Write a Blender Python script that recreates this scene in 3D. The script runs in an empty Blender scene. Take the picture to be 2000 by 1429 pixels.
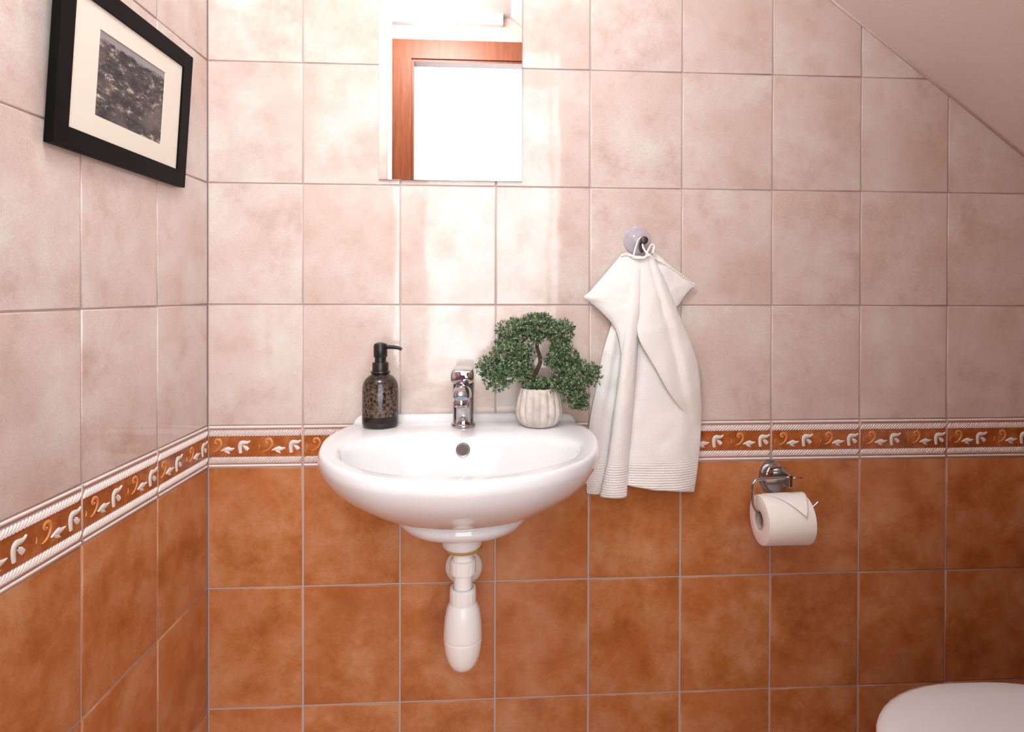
import bpy, math, random
from mathutils import Vector, Matrix, noise as mnoise
random.seed(7)
C = bpy.context.scene.collection
PI = math.pi

# ------------------------------------------------------------------ camera
CAM = Vector((0.5848, -1.3101, 1.1138))
F, CX, CY = 1206.52, 1036.8, 581.7            # focal length and principal point, in pixels of the 2000x1429 frame
RIGHT = Vector((0.9981, -0.0621, 0.0029))
FWD = Vector((0.0622, 0.9980, -0.0066))
UP = Vector((-0.0025, 0.0068, 1.0))
cd = bpy.data.cameras.new('camera')
cam = bpy.data.objects.new('camera', cd)
C.objects.link(cam)
cd.sensor_width = 36.0
cd.lens = 36.0 * F / 2000.0
cd.shift_x = (1000 - CX) / 2000.0
cd.shift_y = (CY - 714.5) / 2000.0
cd.clip_start = 0.01
m3 = Matrix((RIGHT, UP, -FWD)).transposed()
cam.matrix_world = Matrix.Translation(CAM) @ m3.to_4x4()
bpy.context.scene.camera = cam

# ------------------------------------------------------------------ light
sc = bpy.context.scene
sc.view_settings.view_transform = 'Standard'
sc.view_settings.look = 'None'
sc.view_settings.gamma = 1.0
sc.view_settings.use_curve_mapping = False
sc.view_settings.exposure = 0.62
w = bpy.data.worlds.new('daylight')
sc.world = w
w.use_nodes = True
w.node_tree.nodes['Background'].inputs[0].default_value = (0.95, 0.97, 1.0, 1)
w.node_tree.nodes['Background'].inputs[1].default_value = 1.0
ld = bpy.data.lights.new('window_daylight', 'AREA')
ld.shape = 'RECTANGLE'
ld.size, ld.size_y = 2.1, 2.8
ld.energy = 68.0
ld.color = (0.93, 0.975, 1.0)
lo = bpy.data.objects.new('window_daylight', ld)
C.objects.link(lo)
lo.location = (1.02, -2.80, 1.48)
lo.rotation_euler = (PI / 2, 0, 0)             # looks along +y, through the hall window and the open door


# ------------------------------------------------------------------ helpers
def at(px, py, depth):
    """point of the room seen at a pixel, on the plane `depth` metres in front of the front wall"""
    d = RIGHT * ((px - CX) / F) + FWD - UP * ((py - CY) / F)
    return CAM + d * ((-depth - CAM.y) / d.y)


def srgb(r, g, b):
    def l(c):
        c /= 255.0
        return c / 12.92 if c <= 0.04045 else ((c + 0.055) / 1.055) ** 2.4
    return (l(r), l(g), l(b), 1.0)


WLOC = {}


def link(o, parent, loc):
    C.objects.link(o)
    if parent is not None:
        o.parent = parent
        o.location = Vector(loc) - WLOC[parent.name]
    else:
        o.location = loc
    WLOC[o.name] = Vector(loc)
    return o


def mk_mesh(name, verts, faces, mat, smooth=True):
    me = bpy.data.meshes.new(name)
    me.from_pydata([tuple(v) for v in verts], [], faces)
    me.validate()
    me.update()
    if smooth:
        me.polygons.foreach_set('use_smooth', [True] * len(me.polygons))
    if mat:
        me.materials.append(mat)
    return me


def obj(name, vf, mat, parent=None, smooth=True, origin=None, autosmooth=None):
    verts, faces = vf
    verts = [Vector(v) for v in verts]
    if origin is None:
        lo_ = Vector([min(v[i] for v in verts) for i in range(3)])
        hi_ = Vector([max(v[i] for v in verts) for i in range(3)])
        origin = Vector(((lo_.x + hi_.x) / 2, (lo_.y + hi_.y) / 2, lo_.z))
    origin = Vector(origin)
    me = mk_mesh(name, [v - origin for v in verts], faces, mat, smooth)
    if autosmooth:
        me.set_sharp_from_angle(angle=math.radians(autosmooth))
    return link(bpy.data.objects.new(name, me), parent, origin)


def tag(o, label=None, cat=None, group=None, kind=None):
    if label: o['label'] = label
    if cat: o['category'] = cat
    if group: o['group'] = group
    if kind: o['kind'] = kind
    return o


def thing(name, label, cat, loc):
    return tag(link(bpy.data.objects.new(name, None), None, loc), label, cat)


def join(*parts):
    V, Fc = [], []
    for v, f in parts:
        n = len(V)
        V += [Vector(p) for p in v]
        Fc += [tuple(i + n for i in q) for q in f]
    return V, Fc


def box(x0, x1, y0, y1, z0, z1):
    v = [(x, y, z) for z in (z0, z1) for y in (y0, y1) for x in (x0, x1)]
    return v, [(0, 2, 3, 1), (4, 5, 7, 6), (0, 1, 5, 4), (2, 6, 7, 3), (0, 4, 6, 2), (1, 3, 7, 5)]


def loft(rings, close_u=True, cap0=False, cap1=False):
    n = len(rings[0])
    V = [Vector(p) for r in rings for p in r]
    Fc = []
    for k in range(len(rings) - 1):
        for i in range(n if close_u else n - 1):
            j = (i + 1) % n
            Fc.append((k * n + i, k * n + j, (k + 1) * n + j, (k + 1) * n + i))
    if cap0: Fc.append(tuple(reversed(range(n))))
    if cap1: Fc.append(tuple((len(rings) - 1) * n + i for i in range(n)))
    return V, Fc


def lathe(profile, c, seg=48, axis='z', cap=True, mod=None):
    """profile: list of (radius, height) from the bottom up, about the axis through c"""
    rings = []
    for r, h in profile:
        ring = []
        for i in range(seg):
            a = 2 * PI * i / seg
            rr = r * (mod(a, h) if mod else 1)
            p = (rr * math.cos(a), rr * math.sin(a), h)
            if axis == 'y': p = (p[0], -p[2], p[1])      # height runs towards the viewer
            elif axis == 'x': p = (p[2], p[0], p[1])
            ring.append(Vector(c) + Vector(p))
        rings.append(ring)
    return loft(rings, True, cap, cap)


def catmull(pts, n=8, closed=False):
    pts = [Vector(p) for p in pts]
    out = []
    m = len(pts)
    for i in range(m if closed else m - 1):
        if closed:
            p0, p1, p2, p3 = (pts[(i + k) % m] for k in (-1, 0, 1, 2))
        else:
            p0, p1, p2, p3 = pts[max(i - 1, 0)], pts[i], pts[i + 1], pts[min(i + 2, m - 1)]
        for k in range(n):
            t = k / n
            out.append(0.5 * ((2 * p1) + (p2 - p0) * t + (2 * p0 - 5 * p1 + 4 * p2 - p3) * t * t + (3 * p1 - p0 - 3 * p2 + p3) * t ** 3))
    if not closed: out.append(pts[-1])
    return out


def tube(path, r, seg=12, sx=1.0):
    path = [Vector(p) for p in path]
    rings = []
    ref = None
    for i, p in enumerate(path):
        t = (path[min(i + 1, len(path) - 1)] - path[max(i - 1, 0)]).normalized()
        if ref is None:
            ref = Vector((0, 0, 1)) if abs(t.z) < 0.9 else Vector((0, 1, 0))
        u = (ref - t * ref.dot(t)).normalized()
        ref = u
        v = t.cross(u)
        rr = r[i] if isinstance(r, (list, tuple)) else r
        rings.append([p + u * (rr * math.cos(2 * PI * k / seg)) + v * (rr * sx * math.sin(2 * PI * k / seg)) for k in range(seg)])
    return loft(rings, True, True, True)


def smoothstep(a, b, x):
    t = max(0.0, min(1.0, (x - a) / (b - a)))
    return t * t * (3 - 2 * t)


# ------------------------------------------------------------------ materials
def mat_new(name):
    m = bpy.data.materials.new(name)
    m.use_nodes = True
    nt = m.node_tree
    return m, nt, nt.nodes['Principled BSDF']


def plain(name, col, rough=0.5, metal=0.0, spec=0.5, coat=0.0, bump=None):
    m, nt, b = mat_new(name)
    b.inputs['Base Color'].default_value = col
    b.inputs['Roughness'].default_value = rough
    b.inputs['Metallic'].default_value = metal
    b.inputs['Specular IOR Level'].default_value = spec
    b.inputs['Coat Weight'].default_value = coat
    if bump:
        sc_, dist = bump
        tc = nt.nodes.new('ShaderNodeTexCoord')
        n = nt.nodes.new('ShaderNodeTexNoise')
        n.inputs['Scale'].default_value = sc_
        n.inputs['Detail'].default_value = 3
        bp = nt.nodes.new('ShaderNodeBump')
        bp.inputs['Distance'].default_value = dist
        nt.links.new(tc.outputs['Object'], n.inputs['Vector'])
        nt.links.new(n.outputs['Fac'], bp.inputs['Height'])
        nt.links.new(bp.outputs['Normal'], b.inputs['Normal'])
    return m


def ramp(nt, stops):
    r = nt.nodes.new('ShaderNodeValToRGB')
    e = r.color_ramp.elements
    while len(e) < len(stops): e.new(0.5)
    for k, (p, c) in enumerate(stops):
        e[k].position = p
        e[k].color = c
    return r


def glazed(name, stops, scale, blot, rough=0.07, wave=0.0006):
    """mottled glazed ceramic: every tile takes its own patch of the clouding"""
    m, nt, b = mat_new(name)
    L = nt.links.new
    tc = nt.nodes.new('ShaderNodeTexCoord')
    oi = nt.nodes.new('ShaderNodeObjectInfo')
    mul = nt.nodes.new('ShaderNodeVectorMath'); mul.operation = 'MULTIPLY'
    mul.inputs[1].default_value = (37.0, 53.0, 71.0)
    add = nt.nodes.new('ShaderNodeVectorMath'); add.operation = 'ADD'
    L(oi.outputs['Random'], mul.inputs[0])
    L(tc.outputs['Object'], add.inputs[0])
    L(mul.outputs[0], add.inputs[1])
    n = nt.nodes.new('ShaderNodeTexNoise')
    n.inputs['Scale'].default_value = scale
    n.inputs['Detail'].default_value = 7
    n.inputs['Roughness'].default_value = 0.66
    n.inputs['Distortion'].default_value = 0.1
    L(add.outputs[0], n.inputs['Vector'])
    r = ramp(nt, stops)
    L(n.outputs['Fac'], r.inputs[0])
    n2 = nt.nodes.new('ShaderNodeTexNoise')
    n2.inputs['Scale'].default_value = scale * 0.45
    n2.inputs['Detail'].default_value = 3
    L(add.outputs[0], n2.inputs['Vector'])
    r2 = ramp(nt, [(0.42, (0, 0, 0, 1)), (0.72, (1, 1, 1, 1))])
    L(n2.outputs['Fac'], r2.inputs[0])
    mx = nt.nodes.new('ShaderNodeMix'); mx.data_type = 'RGBA'
    mx.inputs['B'].default_value = blot
    mm = nt.nodes.new('ShaderNodeMath'); mm.operation = 'MULTIPLY'
    mm.inputs[1].default_value = 0.6
    L(r2.outputs[0], mm.inputs[0])
    L(mm.outputs[0], mx.inputs['Factor'])
    L(r.outputs[0], mx.inputs['A'])
    # fine speckle of the glaze
    n3 = nt.nodes.new('ShaderNodeTexNoise')
    n3.inputs['Scale'].default_value = 420
    n3.inputs['Detail'].default_value = 2
    L(add.outputs[0], n3.inputs['Vector'])
    hs = nt.nodes.new('ShaderNodeHueSaturation')
    mr = nt.nodes.new('ShaderNodeMapRange')
    mr.inputs['From Min'].default_value = 0.3
    mr.inputs['From Max'].default_value = 0.7
    mr.inputs['To Min'].default_value = 0.93
    mr.inputs['To Max'].default_value = 1.07
    L(n3.outputs['Fac'], mr.inputs['Value'])
    L(mr.outputs[0], hs.inputs['Value'])
    L(mx.outputs['Result'], hs.inputs['Color'])
    L(hs.outputs[0], b.inputs['Base Color'])
    b.inputs['Roughness'].default_value = rough
    nw = nt.nodes.new('ShaderNodeTexNoise')
    nw.inputs['Scale'].default_value = 13
    nw.inputs['Detail'].default_value = 1.0
    L(add.outputs[0], nw.inputs['Vector'])
    bp = nt.nodes.new('ShaderNodeBump')
    bp.inputs['Distance'].default_value = wave
    L(nw.outputs['Fac'], bp.inputs['Height'])
    L(bp.outputs['Normal'], b.inputs['Normal'])
    return m


M = {}
M['tile_pink'] = glazed('tile_pink', [(0.30, srgb(198, 172, 160)), (0.46, srgb(215, 196, 187)), (0.64, srgb(220, 210, 204))], 11, srgb(206, 174, 160))
M['tile_orange'] = glazed('tile_orange', [(0.28, srgb(158, 90, 44)), (0.46, srgb(186, 118, 68)), (0.67, srgb(206, 150, 110))], 11, srgb(182, 104, 60), rough=0.2)
M['border_field'] = glazed('border_field', [(0.30, srgb(132, 68, 28)), (0.5, srgb(172, 96, 46)), (0.70, srgb(200, 132, 86))], 34, srgb(166, 92, 56), rough=0.2)
M['border_pink'] = plain('border_pink', srgb(206, 176, 166), 0.2)
M['border_line'] = plain('border_line', srgb(150, 104, 92), 0.3)
M['rope'] = plain('rope', srgb(238, 226, 221), 0.25)
M['leaf_relief'] = plain('leaf_relief', srgb(226, 218, 212), 0.25)
M['scroll_relief'] = plain('scroll_relief', srgb(214, 140, 78), 0.25)
M['grout'] = plain('grout', srgb(190, 170, 165), 0.85, bump=(300, 0.0005))
M['white_paint'] = plain('white_paint', srgb(238, 232, 230), 0.6, bump=(120, 0.0004))
M['hall_paint'] = plain('hall_paint', srgb(170, 160, 150), 0.7)
M['slope_paint'] = plain('slope_paint', srgb(240, 227, 222), 0.6, bump=(140, 0.0005))
M['caulk'] = plain('caulk', srgb(236, 222, 214), 0.4)
M['trim_white'] = plain('trim_white', srgb(244, 243, 242), 0.3)
M['porcelain'] = plain('porcelain', srgb(234, 233, 235), 0.07, coat=0.3)
M['plastic_white'] = plain('plastic_white', srgb(244, 241, 238), 0.28)
M['chrome'] = plain('chrome', srgb(188, 186, 190), 0.06, metal=1.0)
M['chrome_dull'] = plain('chrome_dull', srgb(170, 166, 168), 0.2, metal=1.0)
M['dark_metal'] = plain('dark_metal', srgb(82, 66, 60), 0.35, metal=0.7)
M['overflow_shade'] = plain('overflow_shade', srgb(96, 84, 78), 0.7)
M['black_plastic'] = plain('black_plastic', srgb(20, 18, 20), 0.35)
M['frame_black'] = plain('frame_black', srgb(6, 5, 6), 0.55, spec=0.12, bump=(60, 0.0002))
M['mat_board'] = plain('mat_board', srgb(236, 226, 212), 0.8)
M['paper'] = plain('paper', srgb(246, 240, 236), 0.9, bump=(500, 0.0006))
M['cardboard'] = plain('cardboard', srgb(186, 168, 158), 0.9)
M['seal'] = plain('seal', srgb(176, 140, 70), 0.7)
M['dot_red'] = plain('dot_red', srgb(90, 16, 34), 0.7)
M['dot_blue'] = plain('dot_blue', srgb(28, 22, 84), 0.7)
M['trunk'] = plain('trunk', srgb(84, 52, 48), 0.8, bump=(220, 0.0015))
M['soil'] = plain('soil', srgb(70, 46, 36), 0.95, bump=(300, 0.002))
M['loop'] = plain('loop', srgb(240, 236, 240), 0.8)


def m_towel():
    m, nt, b = mat_new('terry')
    L = nt.links.new
    b.inputs['Base Color'].default_value = srgb(250, 246, 242)
    b.inputs['Roughness'].default_value = 0.95
    b.inputs['Sheen Weight'].default_value = 0.25
    tc = nt.nodes.new('ShaderNodeTexCoord')
    n = nt.nodes.new('ShaderNodeTexNoise')
    n.inputs['Scale'].default_value = 520
    n.inputs['Detail'].default_value = 3
    L(tc.outputs['Object'], n.inputs['Vector'])
    # woven ribs of the band above the hem
    wv = nt.nodes.new('ShaderNodeTexWave')
    wv.bands_direction = 'Z'
    wv.inputs['Scale'].default_value = 60
    L(tc.outputs['Object'], wv.inputs['Vector'])
    sx = nt.nodes.new('ShaderNodeSeparateXYZ')
    L(tc.outputs['Object'], sx.inputs[0])
    rp = nt.nodes.new('ShaderNodeMapRange')
    rp.interpolation_type = 'SMOOTHSTEP'
    rp.inputs['From Min'].default_value = 0.085
    rp.inputs['From Max'].default_value = 0.065
    L(sx.outputs['Z'], rp.inputs['Value'])
    mu = nt.nodes.new('ShaderNodeMath'); mu.operation = 'MULTIPLY'
    L(wv.outputs['Fac'], mu.inputs[0]); L(rp.outputs[0], mu.inputs[1])
    ad = nt.nodes.new('ShaderNodeMath'); ad.operation = 'MULTIPLY_ADD'
    ad.inputs[1].default_value = 0.5
    L(mu.outputs[0], ad.inputs[0]); L(n.outputs['Fac'], ad.inputs[2])
    bp = nt.nodes.new('ShaderNodeBump')
    bp.inputs['Distance'].default_value = 0.0022
    bp.inputs['Strength'].default_value = 0.8
    L(ad.outputs[0], bp.inputs['Height'])
    L(bp.outputs['Normal'], b.inputs['Normal'])
    return m


def m_bottle():
    m, nt, b = mat_new('speckled_glass')
    L = nt.links.new
    tc = nt.nodes.new('ShaderNodeTexCoord')
    n = nt.nodes.new('ShaderNodeTexNoise')
    n.inputs['Scale'].default_value = 190
    n.inputs['Detail'].default_value = 2.5
    L(tc.outputs['Object'], n.inputs['Vector'])
    r = ramp(nt, [(0.38, srgb(26, 16, 14)), (0.50, srgb(78, 62, 52)), (0.68, srgb(104, 88, 76))])
    L(n.outputs['Fac'], r.inputs[0])
    sx = nt.nodes.new('ShaderNodeSeparateXYZ')
    L(tc.outputs['Object'], sx.inputs[0])
    rp = ramp(nt, [(0.0, (1, 1, 1, 1)), (0.21, (1, 1, 1, 1)), (0.24, (0, 0, 0, 1)), (0.72, (0, 0, 0, 1)), (1.0, (0.8, 0.8, 0.8, 1))])
    dv = nt.nodes.new('ShaderNodeMath'); dv.operation = 'DIVIDE'
    dv.inputs[1].default_value = 0.1
    L(sx.outputs['Z'], dv.inputs[0])
    L(dv.outputs[0], rp.inputs[0])
    mx = nt.nodes.new('ShaderNodeMix'); mx.data_type = 'RGBA'
    mx.inputs['B'].default_value = srgb(34, 20, 20)
    L(rp.outputs[0], mx.inputs['Factor'])
    L(r.outputs[0], mx.inputs['A'])
    L(mx.outputs['Result'], b.inputs['Base Color'])
    b.inputs['Roughness'].default_value = 0.16
    return m


def m_pot():
    m, nt, b = mat_new('concrete')
    L = nt.links.new
    tc = nt.nodes.new('ShaderNodeTexCoord')
    n = nt.nodes.new('ShaderNodeTexNoise')
    n.inputs['Scale'].default_value = 55
    n.inputs['Detail'].default_value = 6
    L(tc.outputs['Object'], n.inputs['Vector'])
    r = ramp(nt, [(0.3, srgb(186, 172, 165)), (0.5, srgb(202, 190, 183)), (0.7, srgb(214, 204, 198))])
    L(n.outputs['Fac'], r.inputs[0])
    L(r.outputs[0], b.inputs['Base Color'])
    b.inputs['Roughness'].default_value = 0.8
    return m


def m_leaf():
    m, nt, b = mat_new('leaf')
    L = nt.links.new
    g = nt.nodes.new('ShaderNodeNewGeometry')
    r = ramp(nt, [(0.0, srgb(40, 64, 46)), (0.3, srgb(66, 94, 62)), (0.6, srgb(112, 138, 82)), (0.85, srgb(136, 156, 120)), (1.0, srgb(176, 186, 160))])
    L(g.outputs['Random Per Island'], r.inputs[0])
    L(r.outputs[0], b.inputs['Base Color'])
    b.inputs['Roughness'].default_value = 0.45
    return m


def m_wood():
    m, nt, b = mat_new('door_wood')
    L = nt.links.new
    tc = nt.nodes.new('ShaderNodeTexCoord')
    mp = nt.nodes.new('ShaderNodeMapping')
    mp.inputs['Scale'].default_value = (30, 30, 2.5)
    n = nt.nodes.new('ShaderNodeTexNoise')
    n.inputs['Scale'].default_value = 3
    n.inputs['Detail'].default_value = 5
    L(tc.outputs['Object'], mp.inputs[0]); L(mp.outputs[0], n.inputs['Vector'])
    r = ramp(nt, [(0.3, srgb(122, 58, 22)), (0.7, srgb(152, 78, 36))])
    L(n.outputs['Fac'], r.inputs[0])
    L(r.outputs[0], b.inputs['Base Color'])
    b.inputs['Roughness'].default_value = 0.4
    return m


def m_photo():
    """black and white print: grey sky strip, dark foliage, pale slope"""
    m, nt, b = mat_new('photo_print')
    L = nt.links.new
    tc = nt.nodes.new('ShaderNodeTexCoord')
    sx = nt.nodes.new('ShaderNodeSeparateXYZ')
    L(tc.outputs['Object'], sx.inputs[0])
    mp = nt.nodes.new('ShaderNodeMapping')
    mp.inputs['Rotation'].default_value = (0.5, 0, 0)
    mp.inputs['Scale'].default_value = (1, 0.6, 1.5)
    L(tc.outputs['Object'], mp.inputs[0])
    n = nt.nodes.new('ShaderNodeTexNoise')
    n.inputs['Scale'].default_value = 52
    n.inputs['Detail'].default_value = 10
    n.inputs['Roughness'].default_value = 0.8
    n.inputs['Distortion'].default_value = 0.3
    L(mp.outputs[0], n.inputs['Vector'])
    r = ramp(nt, [(0.42, srgb(26, 24, 30)), (0.52, srgb(66, 60, 62)), (0.57, srgb(120, 108, 102)), (0.63, srgb(222, 206, 188))])
    L(n.outputs['Fac'], r.inputs[0])
    # middle distance: a softer brown-grey slope
    n2 = nt.nodes.new('ShaderNodeTexNoise')
    n2.inputs['Scale'].default_value = 16
    L(tc.outputs['Object'], n2.inputs['Vector'])
    r2 = ramp(nt, [(0.50, (0, 0, 0, 1)), (0.66, (0.7, 0.7, 0.7, 1))])
    L(n2.outputs['Fac'], r2.inputs[0])
    mx = nt.nodes.new('ShaderNodeMix'); mx.data_type = 'RGBA'
    mx.inputs['B'].default_value = srgb(112, 98, 94)
    L(r2.outputs[0], mx.inputs['Factor']); L(r.outputs[0], mx.inputs['A'])
    # sky strip with a ragged tree line
    ad = nt.nodes.new('ShaderNodeMath'); ad.operation = 'MULTIPLY_ADD'
    ad.inputs[1].default_value = 0.03
    L(n.outputs['Fac'], ad.inputs[0]); L(sx.outputs['Z'], ad.inputs[2])
    st = nt.nodes.new('ShaderNodeMapRange')
    st.inputs['From Min'].default_value = 0.126
    st.inputs['From Max'].default_value = 0.130
    L(ad.outputs[0], st.inputs['Value'])
    mx2 = nt.nodes.new('ShaderNodeMix'); mx2.data_type = 'RGBA'
    mx2.inputs['B'].default_value = srgb(150, 144, 144)
    L(st.outputs[0], mx2.inputs['Factor']); L(mx.outputs['Result'], mx2.inputs['A'])
    L(mx2.outputs['Result'], b.inputs['Base Color'])
    b.inputs['Roughness'].default_value = 0.5
    return m


def m_clear(name, tint, alpha):
    m, nt, b = mat_new(name)
    L = nt.links.new
    t = nt.nodes.new('ShaderNodeBsdfTransparent')
    mx = nt.nodes.new('ShaderNodeMixShader')
    mx.inputs[0].default_value = alpha
    b.inputs['Base Color'].default_value = tint
    b.inputs['Roughness'].default_value = 0.08
    L(t.outputs[0], mx.inputs[1]); L(b.outputs[0], mx.inputs[2])
    L(mx.outputs[0], nt.nodes['Material Output'].inputs['Surface'])
    return m


M['towel'] = m_towel(); M['bottle'] = m_bottle(); M['pot'] = m_pot(); M['leaf'] = m_leaf()
M['wood'] = m_wood(); M['photo'] = m_photo()
M['suction'] = m_clear('suction_plastic', srgb(214, 204, 216), 0.55)
M['pane'] = m_clear('window_pane', srgb(235, 240, 240), 0.05)
M['mirror'] = plain('mirror_glass', srgb(246, 248, 248), 0.0, metal=1.0)
M['floor_tile'] = glazed('floor_tile', [(0.3, srgb(150, 84, 48)), (0.5, srgb(176, 104, 62)), (0.7, srgb(190, 126, 88))], 6, srgb(170, 96, 60), rough=0.35)
M['added_lamp_glow'] = plain('added_lamp_glow', srgb(250, 248, 244), 0.4)
_b = M['added_lamp_glow'].node_tree.nodes['Principled BSDF']
_b.inputs['Emission Color'].default_value = (0.92, 0.975, 1.0, 1)
_b.inputs['Emission Strength'].default_value = 19.0
M['hall_floor'] = plain('hall_floor', srgb(190, 150, 110), 0.5)

# ------------------------------------------------------------------ the room
H, BD, Z2 = 0.2503, 0.0865, 1.09               # tile course, border course, height of the eye-level joint
CEIL, XR, YB = 2.25, 1.85, -1.25
SL = -0.739                                    # fall of the sloping ceiling


def zs(x): return 1.7572 + SL * (x - 1.3224)


XS = 1.3224 + (CEIL - 1.7572) / SL             # where the slope starts
rows = [Z2 - H - BD - 3 * H, Z2 - H - BD - 2 * H, Z2 - H - BD - H, Z2 - H - BD, Z2 - H, Z2, Z2 + H, Z2 + 2 * H, Z2 + 3 * H, Z2 + 4 * H, CEIL]
NB = 3                                         # index of the border course


def prism(poly, y0, y1, flip):
    """polygon given in (a, z), extruded along the third axis; flip turns (a, z) into the y-z plane"""
    def P(a, z, d): return Vector((d, a, z)) if flip else Vector((a, d, z))
    n = len(poly)
    V = [P(a, z, y0) for a, z in poly] + [P(a, z, y1) for a, z in poly]
    Fc = [tuple(range(n)), tuple(range(2 * n - 1, n - 1, -1))]
    Fc += [(i, i + n, (i + 1) % n + n, (i + 1) % n) for i in range(n)]
    return V, Fc


def struct(name, vf, mat, label, cat, smooth=False):
    o = obj(name, vf, mat, None, smooth)
    return tag(o, label, cat, kind='structure')


G = 0.0018                                     # joints lie this far behind the tile faces
wall_front = struct('wall_front', prism([(-0.0, 0), (XR, 0), (XR, zs(XR)), (XS, CEIL), (0, CEIL)], G, 0.12, False), M['grout'],
                    'tiled front wall behind the washbasin and mirror', 'wall')
wall_left = struct('wall_left', prism([(0.12, 0), (YB, 0), (YB, CEIL), (0.12, CEIL)], -G, -0.12, True), M['grout'],
                   'tiled left wall carrying the black picture frame', 'wall')
wall_right = struct('wall_right', prism([(0.12, 0), (YB, 0), (YB, zs(XR)), (0.12, zs(XR))], XR + G, XR + 0.12, True), M['grout'],
                    'low tiled knee wall behind the toilet', 'wall')
DX0, DX1, DZ = 0.2548, 0.908, 2.067            # door opening
wb = join(box(0, DX0, YB - 0.05, YB - G, 0, CEIL), box(DX1, XR, YB - 0.05, YB - G, 0, CEIL), box(DX0, DX1, YB - 0.05, YB - G, DZ, CEIL))
wall_back = struct('wall_back', wb, M['grout'], 'tiled wall around the doorway seen in the mirror', 'wall')
struct('floor', box(0, XR, YB - 0.05, 0.12, -0.06, 0.0), M['floor_tile'], 'terracotta toilet room floor below the washbasin', 'floor')
struct('ceiling', box(0, XS, YB, 0.12, CEIL, CEIL + 0.08), M['white_paint'], 'flat white ceiling seen in the mirror', 'ceiling')
dn = Vector((-SL, 0, 1)).normalized() * 0.08
slope = [Vector((XS, 0, CEIL)), Vector((XR + 0.12, 0, zs(XR + 0.12)))]
sv = []
for y in (YB, 0.12):
    sv += [slope[0] + Vector((0, y, 0)), slope[1] + Vector((0, y, 0)), slope[1] + dn + Vector((0, y, 0)), slope[0] + dn + Vector((0, y, 0))]
struct('ceiling_slope', (sv, [(0, 1, 2, 3), (4, 7, 6, 5), (0, 4, 5, 1), (1, 5, 6, 2), (2, 6, 7, 3), (3, 7, 4, 0)]), M['slope_paint'],
       'sloping painted ceiling at the upper right', 'ceiling')
# caulk bead where the slope meets the tiles
cb = tube([Vector((XS, -0.0005, CEIL - 0.001)), Vector((XR - 0.002, -0.0005, zs(XR - 0.002) - 0.001))], 0.0032, 8)
struct('trim_1', cb, M['caulk'], 'pale caulk bead between the sloping ceiling and the tiles', 'trim', True)


def clip(poly, fn):
    """keep the part of a convex polygon where fn >= 0"""
    out = []
    for i in range(len(poly)):
        a, b = poly[i], poly[(i + 1) % len(poly)]
        fa, fb = fn(a), fn(b)
        if fa >= 0: out.append(a)
        if (fa >= 0) != (fb >= 0):
            t = fa / (fa - fb)
            out.append((a[0] + (b[0] - a[0]) * t, a[1] + (b[1] - a[1]) * t))
    return out


def inset(poly, d):
    n = len(poly)
    out = []
    for i in range(n):
        p0, p1, p2 = (Vector(poly[(i + k) % n]) for k in (-1, 0, 1))
        e0, e1 = (p1 - p0).normalized(), (p2 - p1).normalized()
        n0, n1 = Vector((-e0.y, e0.x)), Vector((-e1.y, e1.x))
        den = 1 + n0.dot(n1)
        out.append(tuple(p1 + (n0 + n1) * (d / max(den, 0.25))))
    return out


def area(poly):
    return 0.5 * sum(poly[i][0] * poly[(i + 1) % len(poly)][1] - poly[(i + 1) % len(poly)][0] * poly[i][1] for i in range(len(poly)))


def tile_solid(poly, side):
    """bevelled tile from an anticlockwise polygon in local (a, z); face at 0, back inside the wall.
    side: 'f' front wall (looks to -y), 'l' left wall (looks to +x), 'r' right wall (-x), 'b' back wall (+y)"""
    levels = [(0.0, -0.0035), (0.0, -0.0012), (0.0004, -0.0005), (0.0011, -0.0001), (0.0022, 0.0)]
    rings = []
    for d, h in levels:
        q = inset(poly, d) if d else poly
        ring = []
        for a, z in q:
            ring.append({'f': (a, -h, z), 'l': (h, a, z), 'r': (-h, a, z), 'b': (a, h, z)}[side])
        rings.append(ring)
    v, f = loft(rings, True, False, True)
    if side in ('l', 'b'):                      # a runs the other way seen from the room
        f = [tuple(reversed(q)) for q in f] if side == 'b' else f
    if side == 'r':
        f = [tuple(reversed(q)) for q in f]
    return v, f


MESH = {}


def place_tile(name, poly, side, plane, mat, parent, border=False):
    if len(poly) < 3 or area(poly) < 2.0e-4: return None
    a0 = sum(p[0] for p in poly) / len(poly)
    z0 = sum(p[1] for p in poly) / len(poly)
    loc_poly = [(a - a0, z - z0) for a, z in poly]
    key = (side, mat.name, tuple((round(a, 4), round(z, 4)) for a, z in loc_poly))
    if key not in MESH:
        v, f = tile_solid(loc_poly, side)
        MESH[key] = mk_mesh(name, v, f, mat, True)
    o = bpy.data.objects.new(name, MESH[key])
    loc = {'f': (a0, plane, z0), 'b': (a0, plane, z0), 'l': (plane, a0, z0), 'r': (plane, a0, z0)}[side]
    link(o, parent, loc)
    if not border:                              # hand-set: no two tiles sit quite level
        t = math.radians(0.16)
        if side in 'fb': o.rotation_euler = (random.uniform(-t, t), 0, random.uniform(-t, t))
        else: o.rotation_euler = (0, random.uniform(-t, t), random.uniform(-t, t))
    return o


# --- border course: relief pieces shared by all border tiles, built in local (a, z), raised by d
def relief(shape_pts, width_fn, raise_, n=6):
    """a tapering ridge along a curve, in local (a, z)"""
    path = catmull([(p[0], p[1], 0) for p in shape_pts], n)
    V, rings = [], []
    m = len(path)
    for i, p in enumerate(path):
        t = (path[min(i + 1, m - 1)] - path[max(i - 1, 0)]).normalized()
        nrm = Vector((-t.y, t.x, 0))
        wd = width_fn(i / (m - 1))
        rings.append([(p + nrm * (wd * c), s * raise_) for c, s in ((1.0, -0.3), (0.75, 0.65), (0.0, 1.0), (-0.75, 0.65), (-1.0, -0.3))])
    return rings


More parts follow.
